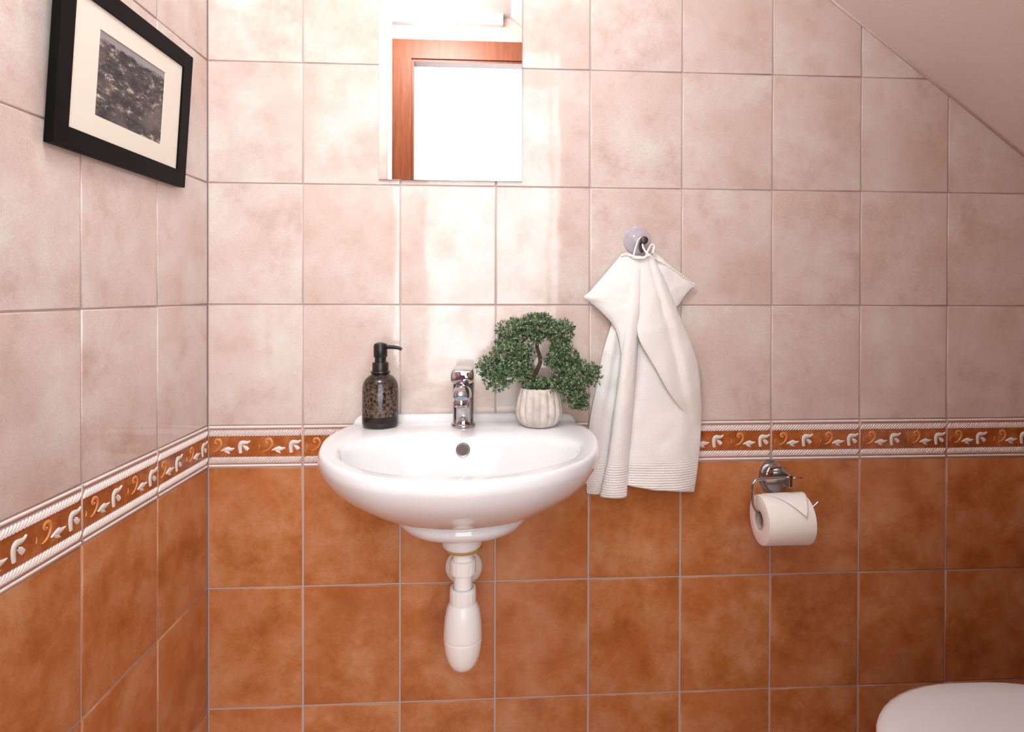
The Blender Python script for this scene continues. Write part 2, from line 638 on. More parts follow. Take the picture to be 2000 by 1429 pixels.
def relief_mesh(list_of_rings, side, name, mat):
    parts = []
    for rings in list_of_rings:
        rr = []
        for ring in rings:
            rr.append([{'f': Vector((p.x, -h, p.y)), 'l': Vector((h, p.x, p.y))}[side] for p, h in ring])
        v, f = loft(rr, False)
        parts.append((v, f))
    v, f = join(*parts)
    return mk_mesh(name, v, f, mat, True)


U = 0.2 / 1520.0                                # border drawing units to metres


def u(a, z): return ((a - 800) * U, (435 - z) * U)


def taper(w0, w1, w2): return lambda t: (w0 + (w1 - w0) * t * 2 if t < 0.5 else w1 + (w2 - w1) * (t - 0.5) * 2) * U


SH = {
    'scroll': [relief([u(170, 515), u(235, 495), u(285, 445), u(305, 385), u(280, 335), u(235, 325), u(210, 355), u(225, 385), u(250, 375)], taper(8, 26, 16), 0.0016),
               relief([u(95, 410), u(110, 440), u(98, 480)], taper(3, 11, 3), 0.0012)],
    'leaf': [relief([u(300, 500), u(380, 475), u(450, 478), u(515, 462)], taper(6, 44, 3), 0.0018),
             relief([u(345, 490), u(390, 515), u(438, 545)], taper(10, 28, 4), 0.0016)],
    'flower': [relief([u(600, 540), u(592, 480), u(595, 415), u(625, 378), u(690, 376), u(725, 365), u(752, 340)], taper(26, 40, 12), 0.0020),
               relief([u(640, 425), u(680, 455), u(715, 490)], taper(10, 34, 34), 0.0018)],
}
RM = {}
for side in 'fl':
    for k, rings in SH.items():
        RM[k, side] = relief_mesh(rings, side, k + '_relief', M['scroll_relief'] if k == 'scroll' else M['leaf_relief'])


def rope_mesh(length, side, mat):
    """twisted rope: slanted bulging strands side by side"""
    parts = []
    pitch, hh = 0.0060, 0.0058
    n = max(1, int(length / pitch))
    pitch = length / n
    for i in range(n):
        a = -length / 2 + (i + 0.5) * pitch
        rings = []
        for k in range(5):
            t = k / 4 - 0.5
            hgt = 0.0026 * math.sqrt(max(0, 1 - (2 * t) ** 2 * 0.85))
            c = a + t * pitch * 1.9
            ring = []
            for q, s in ((-0.40, -0.1), (-0.24, 0.7), (0, 1), (0.24, 0.7), (0.40, -0.1)):
                ring.append((Vector((max(-length / 2, min(length / 2, c + q * pitch)), t * 2 * hh, 0)), hgt * s))
            rings.append(ring)
        parts.append(rings)
    return relief_mesh(parts, side, 'rope_moulding', mat)


ROPE = {}


def ridge_mesh(length, side, hh, raise_, name, mat):
    prof = [(-hh, -0.0002), (-hh * 0.6, raise_ * 0.8), (0, raise_), (hh * 0.6, raise_ * 0.8), (hh, -0.0002)]
    rings = [[(Vector((a, z, 0)), h) for z, h in prof] for a in (-length / 2, length / 2)]
    return relief_mesh([rings], side, name, mat)


def border_tile(a_lo, a_hi, side, plane, parent, mirrored=False):
    ln = a_hi - a_lo
    ac = (a_lo + a_hi) / 2
    zlo, zhi = rows[NB] + 0.0014, rows[NB + 1] - 0.0010
    poly = [(a_lo, zlo), (a_hi, zlo), (a_hi, zhi), (a_lo, zhi)]
    t = place_tile('border_tile', poly, side, plane, M['border_pink'], parent, True)
    zc = (zlo + zhi) / 2

    def sub(name, mesh, a, z, out=0.0):
        o = bpy.data.objects.new(name, mesh)
        p = Vector((a, plane - out, z)) if side == 'f' else Vector((plane + out, a, z))
        return link(o, t, p)
    key = (round(ln, 4), side)
    if key not in ROPE:
        fl = [(-ln / 2 + 0.001, -0.0205), (ln / 2 - 0.001, -0.0205), (ln / 2 - 0.001, 0.0205), (-ln / 2 + 0.001, 0.0205)]
        if side == 'f': fv = [(a, -0.0003, z) for a, z in fl]; ff = [(0, 1, 2, 3)]
        else: fv = [(0.0003, a, z) for a, z in fl]; ff = [(0, 1, 2, 3)]
        ROPE[key] = (rope_mesh(ln - 0.003, side, M['rope']), mk_mesh('painted_field', fv, ff, M['border_field'], False),
                     ridge_mesh(ln - 0.003, side, 0.0024, 0.0014, 'bead_moulding', M['rope']),
                     ridge_mesh(ln - 0.003, side, 0.0010, 0.00035, 'painted_line', M['border_line']))
    rope, field, bead, line = ROPE[key]
    sub('painted_field', field, ac, zc)
    for s in (-1, 1):
        sub('rope_moulding', rope, ac, zc + s * 0.0272)
        sub('bead_moulding', bead, ac, zc + s * 0.0398)
        sub('painted_line', line, ac, zc + s * 0.0360)
        sub('painted_line', line, ac, zc + s * 0.0212, 0.0002)
    start = a_hi - 0.1985 if side == 'f' else a_hi - 0.1985
    # drawing is centred on 800 of 1520 units
    mid = a_hi - 0.0985 if ln < 0.19 or True else ac
    for half in (0, 1):
        for k in ('scroll', 'leaf', 'flower'):
            c = mid + half * 780 * U
            # each motif's own middle decides whether it still lies on a cut tile
            cm = {'scroll': 200, 'leaf': 410, 'flower': 670}[k]
            pos = c + (cm - 800) * U
            ext = {'scroll': 110, 'leaf': 110, 'flower': 95}[k] * U
            if pos - ext < a_lo - 0.007 or pos + ext > a_hi + 0.002: continue
            sub(k + '_relief', RM[k, side], c, zc, 0.0003)


def tile_course(joints, side, plane, parent, keep=None, zmax=None):
    for r in range(len(rows) - 1):
        z0, z1 = rows[r], rows[r + 1]
        for k in range(len(joints) - 1):
            a0, a1 = joints[k], joints[k + 1]
            low = r < NB
            ja, jz = (0.0021, 0.0017) if low else (0.0013, 0.0013)
            poly = [(a0 + ja, z0 + jz), (a1 - ja, z0 + jz), (a1 - ja, z1 - jz), (a0 + ja, z1 - jz)]
            if keep: poly = keep(poly, r)
            if len(poly) < 3: continue
            if r == NB:
                if side in 'fl':
                    border_tile(a0 + 0.0013, a1 - 0.0013, side, plane, parent)
                else:
                    place_tile('border_tile', poly, side, plane, M['border_field'], parent, True)
                continue
            place_tile('wall_tile', poly, side, plane, M['tile_orange'] if low else M['tile_pink'], parent)


fj = [0.0] + [0.192 + 0.2 * k for k in range(9)] + [XR]
tile_course(fj, 'f', 0.0, wall_front, keep=lambda p, r: clip(p, lambda q: zs(q[0]) - 0.004 - q[1]) if p[2][1] > 1.3 else p)
lj = [YB] + [-(0.1913 + 0.2 * k) for k in range(5, -1, -1)] + [0.0]
tile_course(lj, 'l', 0.0, wall_left)
rj = [YB] + [-(0.1 + 0.2 * k) for k in range(5, -1, -1)] + [0.0]
tile_course(rj, 'r', XR, wall_right, keep=lambda p, r: clip(p, lambda q: zs(XR) - 0.004 - q[1]))


def keep_back(p, r):
    p = clip(p, lambda q: zs(q[0]) - 0.004 - q[1]) if p[2][1] > 1.3 else p
    if len(p) < 3: return p
    am = sum(q[0] for q in p) / len(p)
    if am < DX0: return clip(p, lambda q: DX0 - 0.08 - q[0])
    if am > DX1: return clip(p, lambda q: q[0] - (DX1 + 0.08))
    return clip(p, lambda q: q[1] - (DZ + 0.08))


bj = [0.0, 0.0948, 0.1748, DX0, 0.42, 0.62, 0.82, DX1, 1.02, 1.22, 1.42, 1.62, XR]
tile_course(bj, 'b', YB, wall_back, keep=keep_back)

# opal ceiling lamp, added out of view to light the room from above
lc = Vector((0.37, -0.80, CEIL))
cl = thing('added_ceiling_lamp', 'round white ceiling lamp added out of view to light the room from above', 'lamp', lc)
obj('added_lamp_base', lathe([(0.175, -0.022), (0.18, -0.020), (0.18, -0.0005)], lc, 64), M['trim_white'], cl, autosmooth=40)
obj('added_lamp_diffuser', lathe([(0.01, -0.165), (0.05, -0.162), (0.09, -0.152), (0.125, -0.134), (0.150, -0.108), (0.165, -0.076), (0.170, -0.045), (0.168, -0.0215)], lc, 64), M['added_lamp_glow'], cl)

# boxed-in corner beside the door with its white edge profile, and the cornice over the door
ch = struct('wall_corner', box(0.0015, 0.166, YB + 0.002, YB + 0.028, 0.0, CEIL - 0.04), M['tile_pink'], 'narrow boxed-in corner beside the doorway in the mirror', 'wall')
struct('trim_2', tube([(0.1712, YB + 0.028, 0.0), (0.1712, YB + 0.028, CEIL - 0.046)], 0.0088, 12), M['trim_white'], 'white vertical edge strip beside the doorway in the mirror', 'trim', True)
cor = []
for d, z in ((0.0, 0), (0.032, 0), (0.032, -0.006), (0.028, -0.022), (0.026, -0.036), (0.024, -0.040), (0.0, -0.040)):
    cor.append((d, z))
rings = [[Vector((x, YB + 0.001 + d, CEIL - 0.001 + z)) for d, z in cor] for x in (0.002, XS - 0.03)]
struct('trim_3', loft(rings, True, True, True), M['trim_white'], 'white cornice above the doorway in the mirror', 'trim')

# door frame
door = tag(link(bpy.data.objects.new('door_1', None), None, ((DX0 + DX1) / 2, YB, 0)), 'brown wooden door frame around the bright doorway in the mirror', 'door frame', kind='structure')
CW = 0.076
obj('casing', box(DX0 - CW, DX0, YB, YB + 0.016, 0, DZ), M['wood'], door, False)
obj('casing', box(DX1, DX1 + CW, YB, YB + 0.016, 0, DZ), M['wood'], door, False)
obj('casing', box(DX0 - CW, DX1 + CW, YB, YB + 0.016, DZ, DZ + CW), M['wood'], door, False)
obj('jamb', box(DX0 - 0.001, DX0 + 0.010, YB - 0.053, YB + 0.008, 0, DZ), M['wood'], door, False)
obj('jamb', box(DX1 - 0.010, DX1 + 0.001, YB - 0.053, YB + 0.008, 0, DZ), M['wood'], door, False)
obj('jamb', box(DX0 + 0.010, DX1 - 0.010, YB - 0.053, YB + 0.008, DZ - 0.010, DZ), M['wood'], door, False)

# hall behind the doorway, with its window
HY0, HY1 = -2.62, YB - 0.05
struct('floor_hall', box(-1.0, 2.0, HY0, HY1, -0.06, 0.0), M['hall_floor'], 'pale hall floor beyond the doorway', 'floor')
struct('ceiling_hall', box(-1.0, 2.0, HY0, HY1, 2.82, 2.9), M['hall_paint'], 'pale hall ceiling beyond the doorway', 'ceiling')
struct('wall_hall_left', box(-1.1, -1.0, HY0, HY1, 0, 2.82), M['hall_paint'], 'pale hall wall left of the doorway', 'wall')
struct('wall_hall_right', box(2.0, 2.1, HY0, HY1, 0, 2.82), M['hall_paint'], 'pale hall wall right of the doorway', 'wall')
near = join(box(-1.0, 0, HY1 - 0.01, HY1, 0, 2.82), box(XR + 0.12, 2.0, HY1 - 0.01, HY1, 0, 2.82), box(0, DX0, HY1 - 0.01, HY1 - 0.001, 0, 2.82),
            box(DX1, XR + 0.12, HY1 - 0.01, HY1 - 0.001, 0, 2.82), box(DX0, DX1, HY1 - 0.01, HY1 - 0.001, DZ, 2.82))
struct('wall_hall_near', near, M['hall_paint'], 'pale hall side of the doorway wall', 'wall')
WX0, WX1, WZ0, WZ1 = 0.06, 1.92, 0.45, 2.80
far = join(box(-1.0, WX0, HY0 - 0.1, HY0, 0, 2.82), box(WX1, 2.0, HY0 - 0.1, HY0, 0, 2.82), box(WX0, WX1, HY0 - 0.1, HY0, 0, WZ0), box(WX0, WX1, HY0 - 0.1, HY0, WZ1, 2.82))
struct('wall_hall_far', far, M['hall_paint'], 'pale hall wall with the bright window', 'wall')
win = tag(link(bpy.data.objects.new('window_1', None), None, ((WX0 + WX1) / 2, HY0 - 0.05, WZ0)), 'bright hall window reflected in the mirror', 'window', kind='structure')
ft = 0.03
for x0, x1, z0, z1 in ((WX0, WX0 + ft, WZ0, WZ1), (WX1 - ft, WX1, WZ0, WZ1), (WX0 + ft, WX1 - ft, WZ0, WZ0 + ft), (WX0 + ft, WX1 - ft, WZ1 - ft * 0.3, WZ1), (0.97, 1.0, WZ0 + ft, WZ1 - ft * 0.3)):
    obj('window_frame', box(x0, x1, HY0 - 0.07, HY0 - 0.03, z0, z1), M['trim_white'], win, False)
for x0, x1 in ((WX0 + ft, 0.97), (1.0, WX1 - ft)):
    obj('window_pane', box(x0, x1, HY0 - 0.052, HY0 - 0.048, WZ0 + ft, WZ1 - ft * 0.3), M['pane'], win, False)

# ------------------------------------------------------------------ mirror
mb = []
mx0, mx1, mz0, mz1 = 0.3475, 0.6465, 1.351, 1.955
levels = [(0.0, -0.0006), (0.0, -0.0042), (0.0008, -0.005)]
mr = thing('wall_mirror', 'frameless rectangular wall mirror above the washbasin reflecting the doorway', 'mirror', ((mx0 + mx1) / 2, -0.001, mz0))
obj('backing', box(mx0 + 0.002, mx1 - 0.002, -0.0018, -0.0003, mz0 + 0.002, mz1 - 0.002), M['chrome_dull'], mr, False)
rings = [[Vector((x, y, z)) for x, z in ((mx0 + d, mz0 + d), (mx1 - d, mz0 + d), (mx1 - d, mz1 - d), (mx0 + d, mz1 - d))] for d, y in ((0, -0.0018), (0, -0.0048), (0.0006, -0.0054))]
obj('mirror_glass', loft(rings, True, False, True), M['mirror'], mr, False)

# ------------------------------------------------------------------ picture frame on the left wall (leans out at the top)
FY0, FY1, FZ0, FH = -0.4680, -0.1203, 1.3060, 0.2425
lean = math.atan2(0.0155, FH)
pf = thing('picture_frame', 'black picture frame with cream mount and black-and-white landscape on the left wall', 'picture frame', (0.001, (FY0 + FY1) / 2, FZ0))


def fr(y, h, d):
    """point of the leaning frame: y along the wall, h up the frame, d out from its back"""
    return Vector((0.0015 + d * math.cos(lean) + h * math.sin(lean), y, FZ0 + h * math.cos(lean) - d * math.sin(lean) + 0.004))


def member(pa, pb, qa, qb):
    """mitred moulding: outer edge pa-pb, inner edge qa-qb, in (y, h)"""
    prof = [(0.0, 0.0), (0.0, 0.0108), (0.03, 0.0115), (0.5, 0.0115), (0.97, 0.0115), (1.0, 0.0108), (1.0, 0.002), (1.0, 0.0)]
    rings = []
    for (o_, i_) in ((pa, qa), (pb, qb)):
        rings.append([fr(o_[0] + (i_[0] - o_[0]) * t, o_[1] + (i_[1] - o_[1]) * t, d) for t, d in prof])
    v, f = loft(rings, True, True, True)
    return v, f


fw = 0.0285
O = [(FY0, 0), (FY1, 0), (FY1, FH), (FY0, FH)]
I = [(FY0 + 0.0295, fw), (FY1 - 0.032, fw), (FY1 - 0.032, FH - fw), (FY0 + 0.0295, FH - fw)]
for k in range(4):
    obj('frame_moulding', member(O[k], O[(k + 1) % 4], I[k], I[(k + 1) % 4]), M['frame_black'], pf, False)


def panel(y0, y1, h0, h1, d0, d1):
    v = [fr(y, h, d) for d in (d0, d1) for h in (h0, h1) for y in (y0, y1)]
    return v, [(0, 2, 3, 1), (4, 5, 7, 6), (0, 1, 5, 4), (2, 6, 7, 3), (0, 4, 6, 2), (1, 3, 7, 5)]


py0, py1, ph0, ph1 = -0.3830, -0.2065, 0.0600, 0.1835
mo = join(panel(I[0][0] - 0.002, py0, fw - 0.002, FH - fw + 0.002, 0.0068, 0.0086), panel(py1, I[1][0] + 0.002, fw - 0.002, FH - fw + 0.002, 0.0068, 0.0086),
          panel(py0, py1, fw - 0.002, ph0, 0.0068, 0.0086), panel(py0, py1, ph1, FH - fw + 0.002, 0.0068, 0.0086))
obj('mount_board', mo, M['mat_board'], pf, False)
obj('photo_print', panel(py0 - 0.001, py1 + 0.001, ph0 - 0.001, ph1 + 0.001, 0.0058, 0.0076), M['photo'], pf, False)
obj('back_board', panel(FY0 + 0.01, FY1 - 0.01, 0.01, FH - 0.01, 0.001, 0.0055), M['frame_black'], pf, False)

# ------------------------------------------------------------------ washbasin
SX = 0.53
DECK = 0.85


def half_to_ring(pts, n=6):
    """right half of a closed outline, from the back middle to the front middle -> full ring"""
    full = [Vector((x, y, 0)) for x, y in pts] + [Vector((-x, y, 0)) for x, y in pts[-2:0:-1]]
    return catmull(full, n, True)


OUT = half_to_ring([(0, -.001), (.09, -.001), (.19, -.001), (.222, -.008), (.238, -.045), (.2520, -.115), (.2535, -.175), (.238, -.248), (.192, -.325), (.115, -.386), (0, -.411)])
INN = half_to_ring([(0, -.128), (.058, -.130), (.115, -.138), (.158, -.154), (.190, -.178), (.205, -.205), (.206, -.228), (.190, -.272), (.151, -.318), (.087, -.356), (0, -.371)])


def ztop(y, x):
    z = DECK - 0.010 * smoothstep(-0.10, -0.30, y)
    return z


def basin():
    rings = []

    def body(ratio, d, z, b=0.0):
        rings.append([Vector((SX + p.x * ratio, b + (p.y + 0.001) / 0.41 * (d + b) - 0.001, z)) for p in OUT])
    for a in ((.13, .19, .6735, -.14), (.28, .21, .6745, -.11), (.39, .232, .679, -.08), (.455, .252, .688, -.06), (.482, .262, .699, -.05), (.480, .262, .706, -.05), (.462, .256, .7105, -.04)): body(*a)
    for a in ((.48, .262, .7135), (.56, .283, .720), (.66, .308, .731), (.77, .338, .747), (.875, .368, .768), (.945, .392, .788), (.982, .4045, .805), (.997, .4095, .817), (1.0, .4105, .823)): body(*a)

    def top(a, dz):
        ring = []
        for o_, i_ in zip(OUT, INN):
            p = o_.lerp(i_, a)
            z = ztop(p.y, p.x) + dz
            lip = 0.0155 * smoothstep(-0.030, -0.014, p.y)
            ring.append(Vector((SX + p.x, p.y, z + lip * (1 if dz > -0.01 else 0.2))))
        rings.append(ring)
    for a, dz in ((.004, -.0125), (.022, -.0078), (.055, -.0042), (.10, -.0018), (.15, -.0006), (.20, 0), (.27, 0), (.36, 0), (.48, 0), (.60, 0), (.70, -.0004), (.80, -.0014), (.88, -.0030), (.945, -.0058), (.985, -.0095), (1.0, -.0125)): top(a, dz)
    bc = Vector((0, -.235, 0))
    for s, dz in ((.990, -.019), (.968, -.031), (.935, -.045), (.885, -.064), (.80, -.083), (.67, -.099), (.50, -.110), (.30, -.117), (.12, -.121)):
        ring = []
        for i_ in INN:
            p = bc + (i_ - bc) * s
            ring.append(Vector((SX + p.x, p.y, ztop(i_.y, 0) * s + DECK * (1 - s) + dz)))
        rings.append(ring)
    return loft(rings, True, True, True)


wbz = thing('washbasin', 'white porcelain wall-hung washbasin below the mirror', 'washbasin', (SX, -0.2, 0.67))
bas = obj('basin', basin(), M['porcelain'], wbz)
# overflow in the bowl's back; its shaded inside is painted as a dark disc
oc = Vector((SX, -0.1385, 0.8185))
on = Vector((0, -1, 0.30)).normalized()


def disc_ring(prof, c, nrm, seg=32):
    nrm = nrm.normalized()
    t = Vector((1, 0, 0))
    b_ = nrm.cross(t)
    return loft([[c + nrm * h + (t * math.cos(2 * PI * i / seg) + b_ * math.sin(2 * PI * i / seg)) * r for i in range(seg)] for r, h in prof], True, True, True)


ov = obj('overflow_ring', disc_ring([(0.0132, -0.003), (0.0132, 0.0012), (0.0125, 0.0018), (0.0112, 0.0012), (0.0108, -0.001)], oc, on), M['chrome_dull'], wbz, autosmooth=35)
obj('overflow_shade_disc', disc_ring([(0.0106, -0.001), (0.0106, 0.0006)], oc, on), M['overflow_shade'], ov, False)
obj('drain_plug', lathe([(0.024, .7275), (0.0245, .7300), (0.022, .7325), (0.008, .7335)], (SX, -.232, 0)), M['chrome'], wbz, autosmooth=40)
obj('drain_boss', lathe([(0.034, .650), (0.0365, .653), (0.037, .660), (0.037, .678)], (SX, -.17, 0)), M['porcelain'], wbz, autosmooth=40)

# ------------------------------------------------------------------ faucet
fc = Vector((0.5275, -0.071, DECK))
fa = thing('faucet', 'small chrome mixer tap on the washbasin ledge', 'faucet', fc)
obj('base_flange', lathe([(0.0240, 0.0002), (0.0246, 0.0025), (0.0240, 0.0055), (0.0222, 0.0070)], fc), M['chrome'], fa, autosmooth=40)
obj('body', lathe([(0.0222, 0.006), (0.0215, 0.012), (0.0210, 0.035), (0.0213, 0.060), (0.0217, 0.082), (0.0212, 0.088)], fc), M['chrome'], fa, autosmooth=40)
sp = catmull([fc + Vector((0, -0.006, 0.062)), fc + Vector((0, -0.035, 0.073)), fc + Vector((0, -0.062, 0.0775)), fc + Vector((0, -0.080, 0.0755)), fc + Vector((0, -0.0885, 0.067))], 6)
spo = obj('spout', tube(sp, [0.0185 - 0.003 * min(1, i / 12) for i in range(len(sp))], 24), M['chrome'], fa, autosmooth=50)
ae = fc + Vector((0, -0.0885, 0.0))
obj('aerator', lathe([(0.0100, 0.0530), (0.0124, 0.0540), (0.0130, 0.0570), (0.0130, 0.0660), (0.0124, 0.0675)], ae, 32), M['chrome'], spo, autosmooth=40)
# lever: a rounded cap that runs forward into a broad paddle
lv = []
for y, hw, zb, zt_ in ((0.0225, 0.006, 0.094, 0.110), (0.018, 0.0150, 0.088, 0.1165), (0.008, 0.0212, 0.0855, 0.1195), (-0.006, 0.0225, 0.085, 0.1200), (-0.020, 0.0222, 0.087, 0.1195),
                       (-0.036, 0.0222, 0.0895, 0.1190), (-0.050, 0.0220, 0.0905, 0.1185), (-0.0560, 0.0214, 0.0912, 0.1175), (-0.0578, 0.0196, 0.0930, 0.1155)):
    ring = []
    zc, zh = (zb + zt_) / 2, (zt_ - zb) / 2
    for i in range(28):
        a = 2 * PI * i / 28
        ca, sa = math.cos(a), math.sin(a)
        ring.append(fc + Vector((hw * math.copysign(abs(ca) ** 0.38, ca), y, zc + zh * math.copysign(abs(sa) ** 0.7, sa))))
    lv.append(ring)
le = obj('lever', loft(lv, True, True, True), M['chrome'], fa, autosmooth=60)
dc = fc + Vector((0, -0.0579, 0.1045))
obj('temperature_dot', lathe([(0.0044, 0.0), (0.0042, 0.0007)], dc + Vector((-0.0017, 0, 0)), 20, 'y'), M['dot_red'], le, False)
obj('temperature_dot', lathe([(0.0044, 0.0), (0.0042, 0.0006)], dc + Vector((0.0017, 0, 0)), 20, 'y'), M['dot_blue'], le, False)
obj('pop_up_knob', lathe([(0.0032, 0.0), (0.0050, 0.001), (0.0050, 0.004), (0.003, 0.006)], fc + Vector((0, -0.0205, 0.0185)), 20, 'y'), M['chrome_dull'], fa, autosmooth=40)

# ------------------------------------------------------------------ soap dispenser
so = Vector((0.3628, -0.065, DECK))
sd = thing('soap_dispenser', 'dark brown speckled glass soap dispenser with black pump', 'soap dispenser', so)
obj('bottle', lathe([(0.0300, 0.0003), (0.0335, 0.0012), (0.0352, 0.0050), (0.0356, 0.012), (0.0356, 0.074), (0.0350, 0.080), (0.0330, 0.0875), (0.0290, 0.0945), (0.0235, 0.0995), (0.0190, 0.1025),
                     (0.0172, 0.1045), (0.0190, 0.1060), (0.0196, 0.1080), (0.0190, 0.1098), (0.0165, 0.1105)], so, 56), M['bottle'], sd, autosmooth=60)
pu = obj('pump_collar', lathe([(0.0158, 0.1095), (0.0160, 0.1110), (0.0160, 0.1255), (0.0150, 0.1268), (0.0112, 0.1270), (0.0112, 0.1390)], so, 40), M['black_plastic'], sd, autosmooth=40)
ph = obj('pump_head', lathe([(0.0128, 0.1375), (0.0134, 0.1385), (0.0136, 0.1500), (0.0134, 0.1605), (0.0115, 0.1640), (0.0060, 0.1660), (0.002, 0.1665)], so, 40), M['black_plastic'], sd, autosmooth=40)
nz = catmull([so + Vector((0.008, 0, 0.1575)), so + Vector((0.026, -0.002, 0.1570)), so + Vector((0.036, -0.003, 0.1555)), so + Vector((0.0425, -0.0035, 0.1525))], 5)
obj('nozzle', tube(nz, [0.0042 - 0.0012 * i / (len(nz) - 1) for i in range(len(nz))], 14), M['black_plastic'], ph, autosmooth=50)

# ------------------------------------------------------------------ bonsai in a fluted pot
pc = Vector((0.6790, -0.072, DECK))
bo = thing('potted_bonsai', 'small artificial bonsai in a pale fluted concrete pot beside the tap', 'potted plant', pc)


def flute(a, h):
    k = smoothstep(0.0, 0.012, h) * (1 - 0.45 * smoothstep(0.05, 0.074, h))
    return 1 + 0.10 * k * (abs(math.sin(a * 8)) ** 0.7 - 0.75)


pot = obj('pot', lathe([(0.0310, 0.0003), (0.0345, 0.0015), (0.0385, 0.006), (0.0435, 0.015), (0.0462, 0.025), (0.0465, 0.034), (0.0452, 0.046), (0.0428, 0.058), (0.0400, 0.069), (0.0386, 0.0755),
                        (0.0372, 0.0765), (0.0350, 0.0755), (0.0345, 0.066)], pc, 112, cap=True, mod=flute), M['pot'], bo, autosmooth=50)
obj('soil', lathe([(0.0330, 0.064), (0.0330, 0.068), (0.018, 0.071), (0.004, 0.0715)], pc, 24), M['soil'], bo)


def bp(px, py, y): return at(px, py, -y)


tr = [(1052, 762, -.072), (1050, 750, -.072), (1043, 738, -.073), (1049, 722, -.075), (1055, 706, -.074), (1053, 692, -.072), (1049, 678, -.071), (1050, 662, -.072), (1050, 645, -.072)]
tp = catmull([bp(*p) for p in tr], 5)
trunk = obj('trunk', tube(tp, [0.0052 - 0.0020 * i / (len(tp) - 1) for i in range(len(tp))], 12), M['trunk'], bo)
for b_ in ([(1048, 668, -.072), (1030, 657, -.072), (1010, 652, -.07)], [(1050, 664, -.072), (1072, 655, -.074), (1095, 650, -.075)], [(1046, 742, -.073), (1020, 735, -.075), (985, 730, -.076)],
           [(1060, 750, -.073), (1080, 737, -.076), (1105, 725, -.078)], [(1040, 652, -.072), (1015, 672, -.078), (995, 695, -.08)], [(1070, 652, -.073), (1090, 675, -.076), (1090, 695, -.078)], [(1075, 748, -.075), (1105, 765, -.08), (1125, 780, -.082)]):
    q = catmull([bp(*p) for p in b_], 4)
    obj('branch', tube(q, [0.0024 - 0.001 * i / (len(q) - 1) for i in range(len(q))], 8), M['trunk'], bo)


def leaf_pad(name, lobes, count, seed):
    """many short twigs, each ending in a spray of small narrow leaves"""
    rnd = random.Random(seed)
    V, Fc = [], []
    for px, py, rx, ry, yc, ryd, wgt in lobes:
        c = bp(px, py, yc)
        for _ in range(int(count * 1.75 * wgt)):
            d = Vector((rnd.gauss(0, 1), rnd.gauss(0, 1), rnd.gauss(0, 1))).normalized()
            rr = rnd.uniform(0.12, 1.0) ** 0.5
            p = c + Vector((d.x * rx * 0.00104 * rr, d.y * ryd * rr, d.z * ry * 0.00104 * rr))
            if p.y > -0.012: continue
            ax = (d + Vector((0, 0, 0.35)) + Vector((rnd.gauss(0, .35), rnd.gauss(0, .35), rnd.gauss(0, .35)))).normalized()
            t = ax.orthogonal().normalized()
            b2 = ax.cross(t)
            nl = rnd.randint(6, 9)
            ph0_ = rnd.uniform(0, 6.28)
            for k in range(nl):
                a = ph0_ + 2.4 * k
                up = k / nl
                out = (t * math.cos(a) + b2 * math.sin(a))
                dr = (out * (1.0 - 0.6 * up) + ax * (0.45 + 0.7 * up)).normalized()
                ln = rnd.uniform(0.0046, 0.0076)
                wd = ln * 0.22
                s = p + ax * (0.0045 * up)
                sd_ = dr.cross(ax)
                if sd_.length < 1e-3: sd_ = t
                sd_ = sd_.normalized()
                nn = dr.cross(sd_) * 0.0005
                n0 = len(V)
                V += [s, s + dr * ln * 0.6 + sd_ * wd, s + dr * ln + nn, s + dr * ln * 0.6 - sd_ * wd]
                Fc += [(n0, n0 + 1, n0 + 2), (n0, n0 + 2, n0 + 3)]
    o = obj(name, (V, Fc), M['leaf'], bo, False)
    o['kind'] = 'stuff'
    return o


leaf_pad('foliage', [(1045, 636, 40, 17, -.072, .034, .9), (1005, 645, 34, 20, -.070, .030, .7), (1090, 645, 32, 22, -.073, .030, .7), (1050, 625, 24, 12, -.072, .022, .35), (1048, 660, 14, 8, -.085, .012, .15)], 170, 1)
leaf_pad('foliage', [(992, 675, 26, 18, -.078, .024, .5), (1020, 688, 26, 16, -.080, .024, .45)], 170, 2)
leaf_pad('foliage', [(968, 715, 34, 24, -.082, .034, .9), (1000, 718, 34, 26, -.082, .030, .7), (970, 745, 22, 18, -.084, .024, .35), (1025, 718, 18, 20, -.080, .020, .3)], 170, 3)
leaf_pad('foliage', [(1095, 680, 22, 20, -.078, .024, .5), (1085, 705, 22, 16, -.080, .022, .35), (1110, 700, 20, 16, -.080, .022, .3)], 170, 4)
leaf_pad('foliage', [(1128, 728, 42, 24, -.082, .034, .9), (1105, 750, 32, 16, -.084, .026, .45), (1158, 732, 16, 20, -.084, .020, .25)], 170, 5)
leaf_pad('foliage', [(1125, 775, 26, 18, -.090, .022, .5), (1130, 790, 16, 10, -.092, .014, .18)], 170, 6)
leaf_pad('foliage', [(1050, 748, 26, 9, -.085, .022, .4), (1080, 755, 22, 8, -.09, .018, .3)], 150, 8)

# ------------------------------------------------------------------ bottle trap below the basin
tx, ty = 0.532, -0.17
bt = thing('bottle_trap', 'white plastic bottle trap and waste pipe below the washbasin', 'drain pipe', (tx, ty, 0.423))
TC = (tx, ty, 0)


def ribbed(n, d): return lambda a, h: 1 + d * max(-0.4, math.cos(a * n))


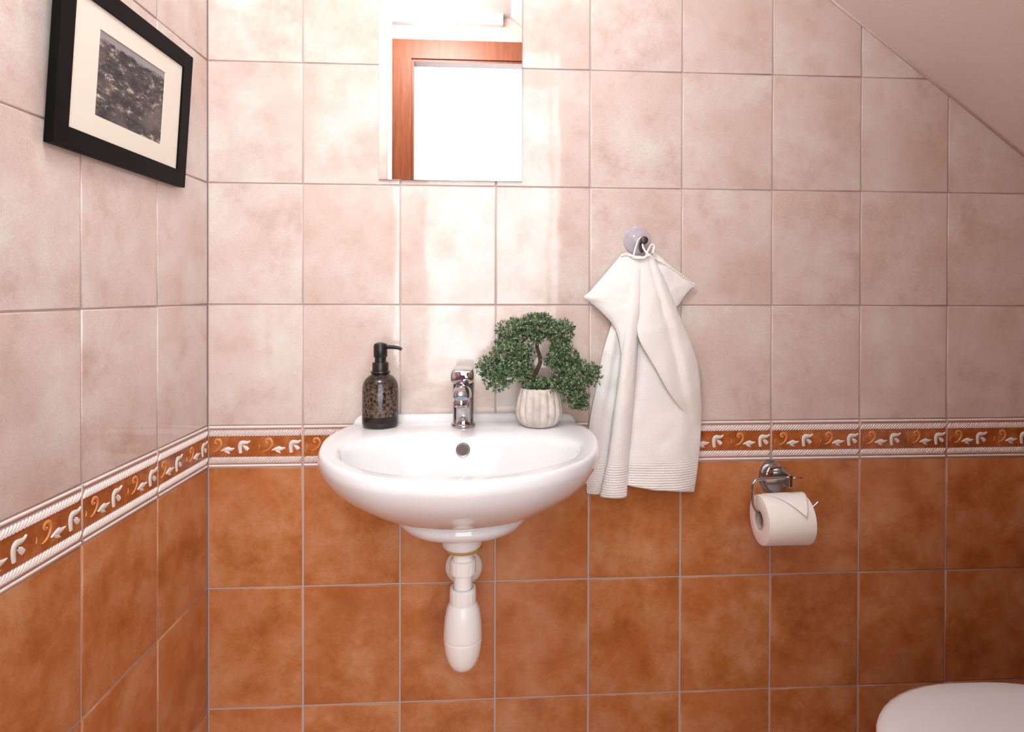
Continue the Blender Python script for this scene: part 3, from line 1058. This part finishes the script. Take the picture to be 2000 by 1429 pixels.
obj('seal_ring', lathe([(0.034, .6450), (0.0355, .6465), (0.0355, .6492), (0.034, .6500)], TC), M['seal'], bt, autosmooth=40)
obj('waste_flange', lathe([(0.0190, .6255), (0.0190, .6400), (0.0215, .6430), (0.0300, .6448)], TC), M['plastic_white'], bt, autosmooth=40)
obj('tail_pipe', lathe([(0.0168, .545), (0.0168, .635)], TC), M['plastic_white'], bt, autosmooth=40)
obj('compression_nut', lathe([(0.0215, .6000), (0.0232, .6010), (0.0236, .6040), (0.0240, .6200), (0.0236, .6255), (0.0205, .6270)], TC, 96, mod=ribbed(16, 0.012)), M['plastic_white'], bt, autosmooth=30)
obj('bottle_nut', lathe([(0.0240, .5400), (0.0244, .5420), (0.0240, .5690), (0.0232, .5740), (0.0200, .5745), (0.0190, .5700)], TC, 96, mod=ribbed(16, 0.012)), M['plastic_white'], bt, autosmooth=30)
bb = obj('bottle_body', lathe([(0.0225, .5480), (0.0262, .5440), (0.0300, .5340), (0.0328, .5200), (0.0345, .5020), (0.0352, .4880), (0.0352, .4835), (0.0346, .4822)][::-1], TC, 64), M['plastic_white'], bt, autosmooth=40)
obj('bottle_cup', lathe([(0.0060, .4228), (0.0130, .4240), (0.0190, .4275), (0.0240, .4335), (0.0285, .4425), (0.0320, .4550), (0.0342, .4690), (0.0350, .4790), (0.0350, .4812), (0.0344, .4820)], TC, 64), M['plastic_white'], bt, autosmooth=40)
obj('outlet_pipe', tube([(tx, ty + 0.01, .537), (tx - 0.003, -0.09, .537), (tx - 0.006, -0.004, .537)], 0.0165, 24), M['plastic_white'], bt, autosmooth=50)
obj('wall_rosette', lathe([(0.0385, 0.0006), (0.0390, 0.003), (0.0370, 0.007), (0.0300, 0.010), (0.0170, 0.0115)], (tx - 0.006, 0, .5375), 48, 'y'), M['plastic_white'], bt, autosmooth=50)

# ------------------------------------------------------------------ suction hook and towel
hk = at(1244, 470, 0.0)
sh = thing('suction_hook', 'clear round suction cup hook holding the towel', 'hook', hk + Vector((0, -0.001, -0.03)))
obj('suction_cup', lathe([(0.0300, 0.0008), (0.0296, 0.0026), (0.0270, 0.0040), (0.0200, 0.0058), (0.0120, 0.0085), (0.0090, 0.0110)], hk, 48, 'y'), M['suction'], sh, autosmooth=60)
kn = hk + Vector((0.009, 0, -0.001))
obj('knob', lathe([(0.0052, 0.009), (0.0052, 0.022), (0.0078, 0.024), (0.0084, 0.027), (0.0078, 0.0305), (0.005, 0.032)], kn, 28, 'y'), M['dark_metal'], sh, autosmooth=40)
hp = catmull([kn + Vector((-0.004, -0.012, -0.004)), kn + Vector((-0.005, -0.014, -0.016)), kn + Vector((-0.004, -0.020, -0.023)), kn + Vector((-0.003, -0.027, -0.020))], 5)
obj('hook_prong', tube(hp, 0.0028, 10), M['dark_metal'], sh)

tw_base = at(1255, 972, 0.03)
tw = thing('hand_towel', 'white terry hand towel hanging from the suction hook', 'towel', tw_base)


def sheet(cols, n_u=5, n_v=6, wob=0.0013, seed=0):
    """cols: columns from left to right, each a list of (px, py, depth) from top to bottom"""
    cc = [catmull([at(*p) for p in c], n_v) for c in cols]
    rows_ = []
    for r in range(len(cc[0])):
        rows_.append(catmull([c[r] for c in cc], n_u))
    V, Fc = [], []
    n = len(rows_[0])
    for r, row in enumerate(rows_):
        for p in row:
            d = mnoise.noise(p * 28 + Vector((seed * 7.3, 0, 0))) * wob * 2 + mnoise.noise(p * 70 + Vector((seed * 3.1, 0, 0))) * wob
            V.append(p + Vector((0, d, 0)))
    for r in range(len(rows_) - 1):
        for i in range(n - 1):
            Fc.append((r * n + i, (r + 1) * n + i, (r + 1) * n + i + 1, r * n + i + 1))
    return V, Fc


s_back = sheet([
    [(1206, 590, .010), (1192, 640, .012), (1177, 690, .014), (1166, 750, .012), (1152, 820, .012), (1145, 890, .012), (1146, 964, .012)],
    [(1214, 590, .012), (1203, 640, .018), (1191, 690, .022), (1182, 750, .022), (1166, 820, .018), (1158, 890, .020), (1160, 966, .020)],
    [(1224, 590, .012), (1216, 640, .014), (1206, 690, .014), (1196, 750, .012), (1184, 820, .012), (1174, 890, .013), (1173, 966, .014)],
    [(1240, 590, .010), (1236, 640, .010), (1230, 690, .010), (1222, 750, .010), (1212, 820, .010), (1204, 890, .010), (1200, 966, .010)]], seed=1)
s_main = sheet([
    [(1240, 520, .018), (1240, 600, .020), (1236, 690, .022), (1230, 770, .024), (1224, 850, .024), (1218, 900, .026), (1215, 946, .028)],
    [(1250, 520, .020), (1256, 600, .024), (1262, 690, .028), (1258, 770, .031), (1252, 850, .032), (1248, 900, .034), (1246, 952, .035)],
    [(1262, 520, .020), (1280, 600, .024), (1298, 690, .027), (1296, 770, .030), (1290, 850, .034), (1284, 900, .037), (1282, 958, .038)],
    [(1274, 520, .018), (1302, 600, .022), (1326, 690, .024), (1334, 770, .026), (1328, 850, .032), (1322, 900, .036), (1320, 960, .038)],
    [(1284, 520, .014), (1314, 600, .016), (1346, 690, .018), (1352, 770, .020), (1348, 850, .024), (1344, 900, .026), (1340, 961, .028)],
    [(1290, 525, .008), (1320, 600, .010), (1352, 690, .012), (1368, 765, .012), (1368, 850, .012), (1364, 900, .013), (1355, 961, .014)]], seed=2)
s_roll = sheet([
    [(1226, 500, .022), (1228, 580, .026), (1219, 660, .026), (1210, 740, .024), (1199, 820, .022), (1188, 900, .022), (1172, 968, .020)],
    [(1228, 500, .030), (1230, 580, .040), (1220, 660, .044), (1211, 740, .044), (1200, 820, .042), (1190, 900, .040), (1174, 971, .036)],
    [(1236, 499, .034), (1238, 580, .046), (1229, 660, .052), (1221, 740, .052), (1212, 820, .050), (1204, 900, .048), (1192, 973, .044)],
    [(1247, 499, .034), (1248, 580, .044), (1240, 660, .048), (1234, 740, .048), (1225, 820, .046), (1218, 900, .044), (1214, 973, .042)],
    [(1254, 500, .030), (1252, 580, .036), (1245, 660, .038), (1240, 740, .038), (1233, 820, .036), (1226, 900, .035), (1222, 970, .036)],
    [(1254, 502, .024), (1253, 580, .027), (1246, 660, .027), (1241, 740, .028), (1234, 820, .029), (1227, 900, .030), (1222, 966, .032)]], seed=3)
s_lflap = sheet([
    [(1214, 497, .024), (1180, 537, .022), (1150, 571, .018), (1140, 579, .016), (1151, 588, .018), (1172, 606, .022), (1198, 634, .028), (1210, 664, .034), (1217, 706, .036)],
    [(1221, 498, .028), (1197, 540, .030), (1176, 572, .030), (1164, 583, .028), (1171, 592, .029), (1188, 610, .032), (1207, 638, .036), (1215, 667, .039), (1219, 706, .039)],
    [(1230, 500, .032), (1217, 545, .035), (1206, 577, .035), (1200, 588, .035), (1203, 598, .036), (1211, 617, .038), (1219, 643, .041), (1222, 670, .043), (1223, 706, .042)],
    [(1243, 502, .033), (1238, 550, .041), (1234, 582, .043), (1232, 594, .043), (1231, 604, .044), (1231, 622, .045), (1230, 647, .046), (1229, 673, .046), (1228, 706, .045)]], seed=4)
s_rflap = sheet([
    [(1262, 500, .020), (1276, 530, .020), (1288, 552, .018), (1296, 570, .017), (1300, 580, .016), (1306, 592, .015), (1312, 604, .014)],
    [(1268, 495, .022), (1290, 525, .024), (1306, 548, .022), (1314, 562, .020), (1316, 572, .018), (1317, 586, .016), (1318, 602, .014)],
    [(1274, 492, .022), (1302, 519, .023), (1324, 540, .019), (1336, 553, .016), (1334, 562, .015), (1328, 578, .013), (1324, 596, .011)],
    [(1278, 491, .018), (1310, 521, .017), (1340, 544, .013), (1359, 556, .010), (1348, 565, .010), (1336, 578, .009), (1326, 594, .009)]], seed=5)
s_diag = sheet([
    [(1250, 502, .034), (1249, 560, .040), (1247, 610, .044), (1246, 658, .046), (1276, 712, .046), (1308, 768, .042), (1346, 818, .022)],
    [(1256, 500, .036), (1262, 560, .043), (1267, 610, .047), (1272, 658, .049), (1294, 712, .049), (1316, 768, .044), (1348, 822, .022)],
    [(1262, 498, .036), (1275, 560, .042), (1286, 610, .044), (1298, 658, .044), (1312, 712, .042), (1326, 768, .039), (1350, 826, .021)],
    [(1264, 498, .034), (1283, 560, .038), (1297, 610, .037), (1311, 658, .035), (1323, 712, .034), (1335, 768, .033), (1353, 830, .019)],
    [(1268, 497, .034), (1292, 560, .042), (1308, 610, .043), (1324, 658, .042), (1338, 712, .040), (1350, 768, .034), (1358, 834, .017)],
    [(1272, 496, .030), (1300, 558, .034), (1318, 606, .034), (1338, 654, .032), (1356, 706, .028), (1365, 762, .022), (1364, 838, .012)],
    [(1273, 497, .022), (1302, 558, .022), (1321, 605, .020), (1342, 652, .018), (1360, 704, .016), (1367, 762, .013), (1366, 840, .010)]], seed=6)
tb = obj('towel_cloth', join(s_back, s_main, s_roll, s_lflap, s_rflap, s_diag), M['towel'], tw, origin=tw_base)
so_ = tb.modifiers.new('thickness', 'SOLIDIFY')
so_.thickness = 0.0035
so_.offset = 0.0
ss = tb.modifiers.new('smooth', 'SUBSURF')
ss.levels = ss.render_levels = 1
# rolled hem along the upper edge and the hanging loop over the knob
hem = catmull([at(1213, 499, .028), at(1226, 497, .034), at(1240, 503, .040), at(1256, 504, .042), at(1268, 497, .038)], 6)
obj('top_hem', tube(hem, 0.0034, 10), M['towel'], tw)
hem = catmull([at(1268, 496, .034), at(1284, 508, .028), at(1312, 524, .022), at(1338, 542, .017), at(1355, 556, .011)], 6)
obj('top_hem', tube(hem, 0.0022, 10), M['towel'], tw)
lp = catmull([at(1237, 502, .036), at(1240, 488, .030), at(1246, 470, .022), at(1252, 464, .0195), at(1257, 467, .0205), at(1255, 480, .028), at(1262, 493, .038), at(1270, 500, .042)], 6)
obj('hanging_loop', tube(lp, 0.0026, 10, 0.7), M['loop'], tw)
lp = catmull([at(1262, 500, .040), at(1266, 488, .036), at(1272, 478, .030), at(1277, 482, .030), at(1274, 496, .036)], 5)
obj('loop_end', tube(lp, 0.0036, 10, 0.6), M['towel'], tw)

# ------------------------------------------------------------------ toilet roll holder and roll
pcx, pcz = 1.1945, 0.7185
th = thing('toilet_roll_holder', 'chrome toilet roll holder with oval wall plate', 'toilet roll holder', (pcx, -0.001, pcz - 0.036))


def oval(prof, cx_, cz_, seg=48):
    return loft([[Vector((cx_ + (0.0270 * s + g) * math.cos(2 * PI * i / seg), -h, cz_ + (0.0350 * s + g) * math.sin(2 * PI * i / seg))) for i in range(seg)] for s, g, h in prof], True, True, True)


obj('wall_plate', oval([(1, 0, 0.0006), (1, 0, 0.004), (0.97, 0, 0.0062)], pcx - 0.003, pcz), M['chrome_dull'], th, autosmooth=40)
obj('cover_plate', oval([(0.93, 0, 0.006), (0.94, 0, 0.015), (0.90, 0, 0.0185), (0.80, 0, 0.0200)], pcx + 0.002, pcz), M['chrome'], th, autosmooth=40)
bx = obj('bracket', box(1.1985, 1.2065, -0.070, -0.0195, 0.7135, 0.7405), M['chrome_dull'], th, False)
bm_ = bx.modifiers.new('bevel', 'BEVEL'); bm_.width = 0.0015; bm_.segments = 2
arm = [Vector((1.2030, -0.063, 0.7335)), Vector((1.165, -0.064, 0.7325)), Vector((1.137, -0.065, 0.7312))]
arm += [Vector((1.1275, -0.065, 0.7270)), Vector((1.1238, -0.065, 0.7180)), Vector((1.1240, -0.065, 0.690)), Vector((1.1255, -0.065, 0.678)), Vector((1.1320, -0.065, 0.6660)), Vector((1.142, -0.065, 0.6632)),
        Vector((1.200, -0.065, 0.6632)), Vector((1.236, -0.065, 0.6640)), Vector((1.2480, -0.066, 0.6700)), Vector((1.2630, -0.068, 0.6835))]
obj('rod', tube(catmull(arm, 5), 0.0029, 12), M['chrome'], th)
obj('thin_bar', tube([Vector((1.2065, -0.064, 0.732)), Vector((1.2300, -0.064, 0.733))], 0.0014, 8), M['chrome_dull'], th)  # thin dull chrome bar running right from the bracket

rc = Vector((1.1375, -0.065, 0.6470))
tr_ = thing('toilet_roll', 'white toilet paper roll with folded triangular end on the holder', 'toilet paper', rc + Vector((0.053, 0, -0.051)))
R0, R1, LEN = 0.0200, 0.0505, 0.0985
obj('paper_roll', lathe([(R0, 0.0), (R0 + 0.001, -0.0004), (R1 - 0.004, 0.0), (R1 - 0.001, 0.001), (R1, 0.004), (R1, LEN - 0.004), (R1 - 0.001, LEN - 0.001), (R1 - 0.004, LEN), (R0, LEN)], rc, 72, 'x', cap=False), M['paper'], tr_, autosmooth=40)
obj('core', lathe([(R0, 0.0), (R0, LEN), (R0 - 0.0008, LEN), (R0 - 0.0008, 0.0), (R0, 0.0)], rc, 48, 'x', cap=False), M['cardboard'], tr_, autosmooth=40)


def on_roll(x, ang, lift):
    """point on the roll: x along the axis, ang from the top towards the viewer"""
    return rc + Vector((x, -math.sin(ang) * (R1 + lift), math.cos(ang) * (R1 + lift)))


# last sheet folded into a point: a triangle lying on the roll
V, Fc = [], []
nu, nv = 14, 12
for j in range(nv + 1):
    t = j / nv
    ang = math.radians(-20 + t * 86)
    k = max(0.0, (t - 0.15) / 0.85)
    xl = 0.012 + (0.0735 - 0.012) * k
    xr = 0.0985 - (0.0985 - 0.0750) * k ** 1.3
    for i in range(nu + 1):
        s = i / nu
        V.append(on_roll(xl + (xr - xl) * s, ang, 0.0012 + 0.0050 * t * t + 0.0025 * s * (1 - t)))
for j in range(nv):
    for i in range(nu):
        a = j * (nu + 1) + i
        Fc.append((a, a + nu + 1, a + nu + 2, a + 1))
fo = obj('folded_end', (V, Fc), M['paper'], tr_)
sm = fo.modifiers.new('thickness', 'SOLIDIFY'); sm.thickness = 0.0009; sm.offset = 0

# ------------------------------------------------------------------ toilet against the knee wall
TY = -0.437
to = thing('toilet', 'white toilet with closed lid below the sloping ceiling', 'toilet', (1.5, TY, 0))


def egg(x0, x1, hw, z, n=48, k=1.0):
    """lid outline pointing to -x: rounded tip at x0, squarer hinge end at x1"""
    ring = []
    xm = x0 + 0.52 * (x1 - x0)
    for i in range(n):
        a = 2 * PI * i / n
        ca, sa = math.cos(a), math.sin(a)
        if ca < 0:
            x = xm + (xm - x0) * ca
            y = hw * sa
        else:
            e = 0.62
            x = xm + (x1 - xm) * abs(ca) ** e
            y = hw * math.copysign(abs(sa) ** e, sa)
        ring.append(Vector((x, TY + y, z)))
    return ring


lidr = [egg(1.186, 1.622, 0.182, 0.4010), egg(1.181, 1.625, 0.186, 0.4035), egg(1.180, 1.626, 0.187, 0.4110), egg(1.183, 1.624, 0.185, 0.4165), egg(1.192, 1.618, 0.178, 0.4195), egg(1.24, 1.58, 0.14, 0.4225), egg(1.33, 1.50, 0.07, 0.4240)]
obj('lid', loft(lidr, True, True, True), M['porcelain'], to, autosmooth=60)
obj('seat', loft([egg(1.186, 1.62, 0.182, 0.3805), egg(1.180, 1.624, 0.186, 0.384), egg(1.180, 1.624, 0.186, 0.395), egg(1.186, 1.62, 0.182, 0.400)], True, True, True), M['plastic_white'], to, autosmooth=60)
obj('bowl', loft([egg(1.34, 1.68, 0.105, 0.0), egg(1.335, 1.68, 0.108, 0.02), egg(1.36, 1.66, 0.095, 0.10), egg(1.34, 1.66, 0.105, 0.18), egg(1.27, 1.67, 0.140, 0.27), egg(1.21, 1.68, 0.170, 0.34), egg(1.19, 1.69, 0.180, 0.372), egg(1.192, 1.69, 0.178, 0.380)], True, True, True), M['porcelain'], to, autosmooth=60)


def rbox(x0, x1, y0, y1, z0, z1, r, n=6):
    def ring(d, z):
        out = []
        for cx_, cy_, a0 in ((x1 - r, y1 - r, 0), (x0 + r, y1 - r, 90), (x0 + r, y0 + r, 180), (x1 - r, y0 + r, 270)):
            for k in range(n + 1):
                a = math.radians(a0 + 90 * k / n)
                out.append(Vector((cx_ + (r - d) * math.cos(a), cy_ + (r - d) * math.sin(a), z)))
        return out
    return loft([ring(0.006, z0), ring(0, z0 + 0.006), ring(0, z1 - 0.006), ring(0.002, z1 - 0.002), ring(0.006, z1)], True, True, True)


obj('cistern', rbox(1.685, 1.846, TY - 0.19, TY + 0.19, 0.375, 0.735, 0.035), M['porcelain'], to, autosmooth=50)
ci = obj('cistern_lid', rbox(1.678, 1.848, TY - 0.197, TY + 0.197, 0.735, 0.765, 0.038), M['porcelain'], to, autosmooth=50)
obj('flush_button', lathe([(0.022, 0.7645), (0.022, 0.768), (0.019, 0.7695)], (1.763, TY, 0), 32), M['chrome'], ci, autosmooth=40)
for s in (-1, 1):
    obj('hinge', tube([(1.628, TY + s * 0.075 - 0.02, 0.404), (1.628, TY + s * 0.075 + 0.02, 0.404)], 0.010, 14), M['plastic_white'], to, autosmooth=50)
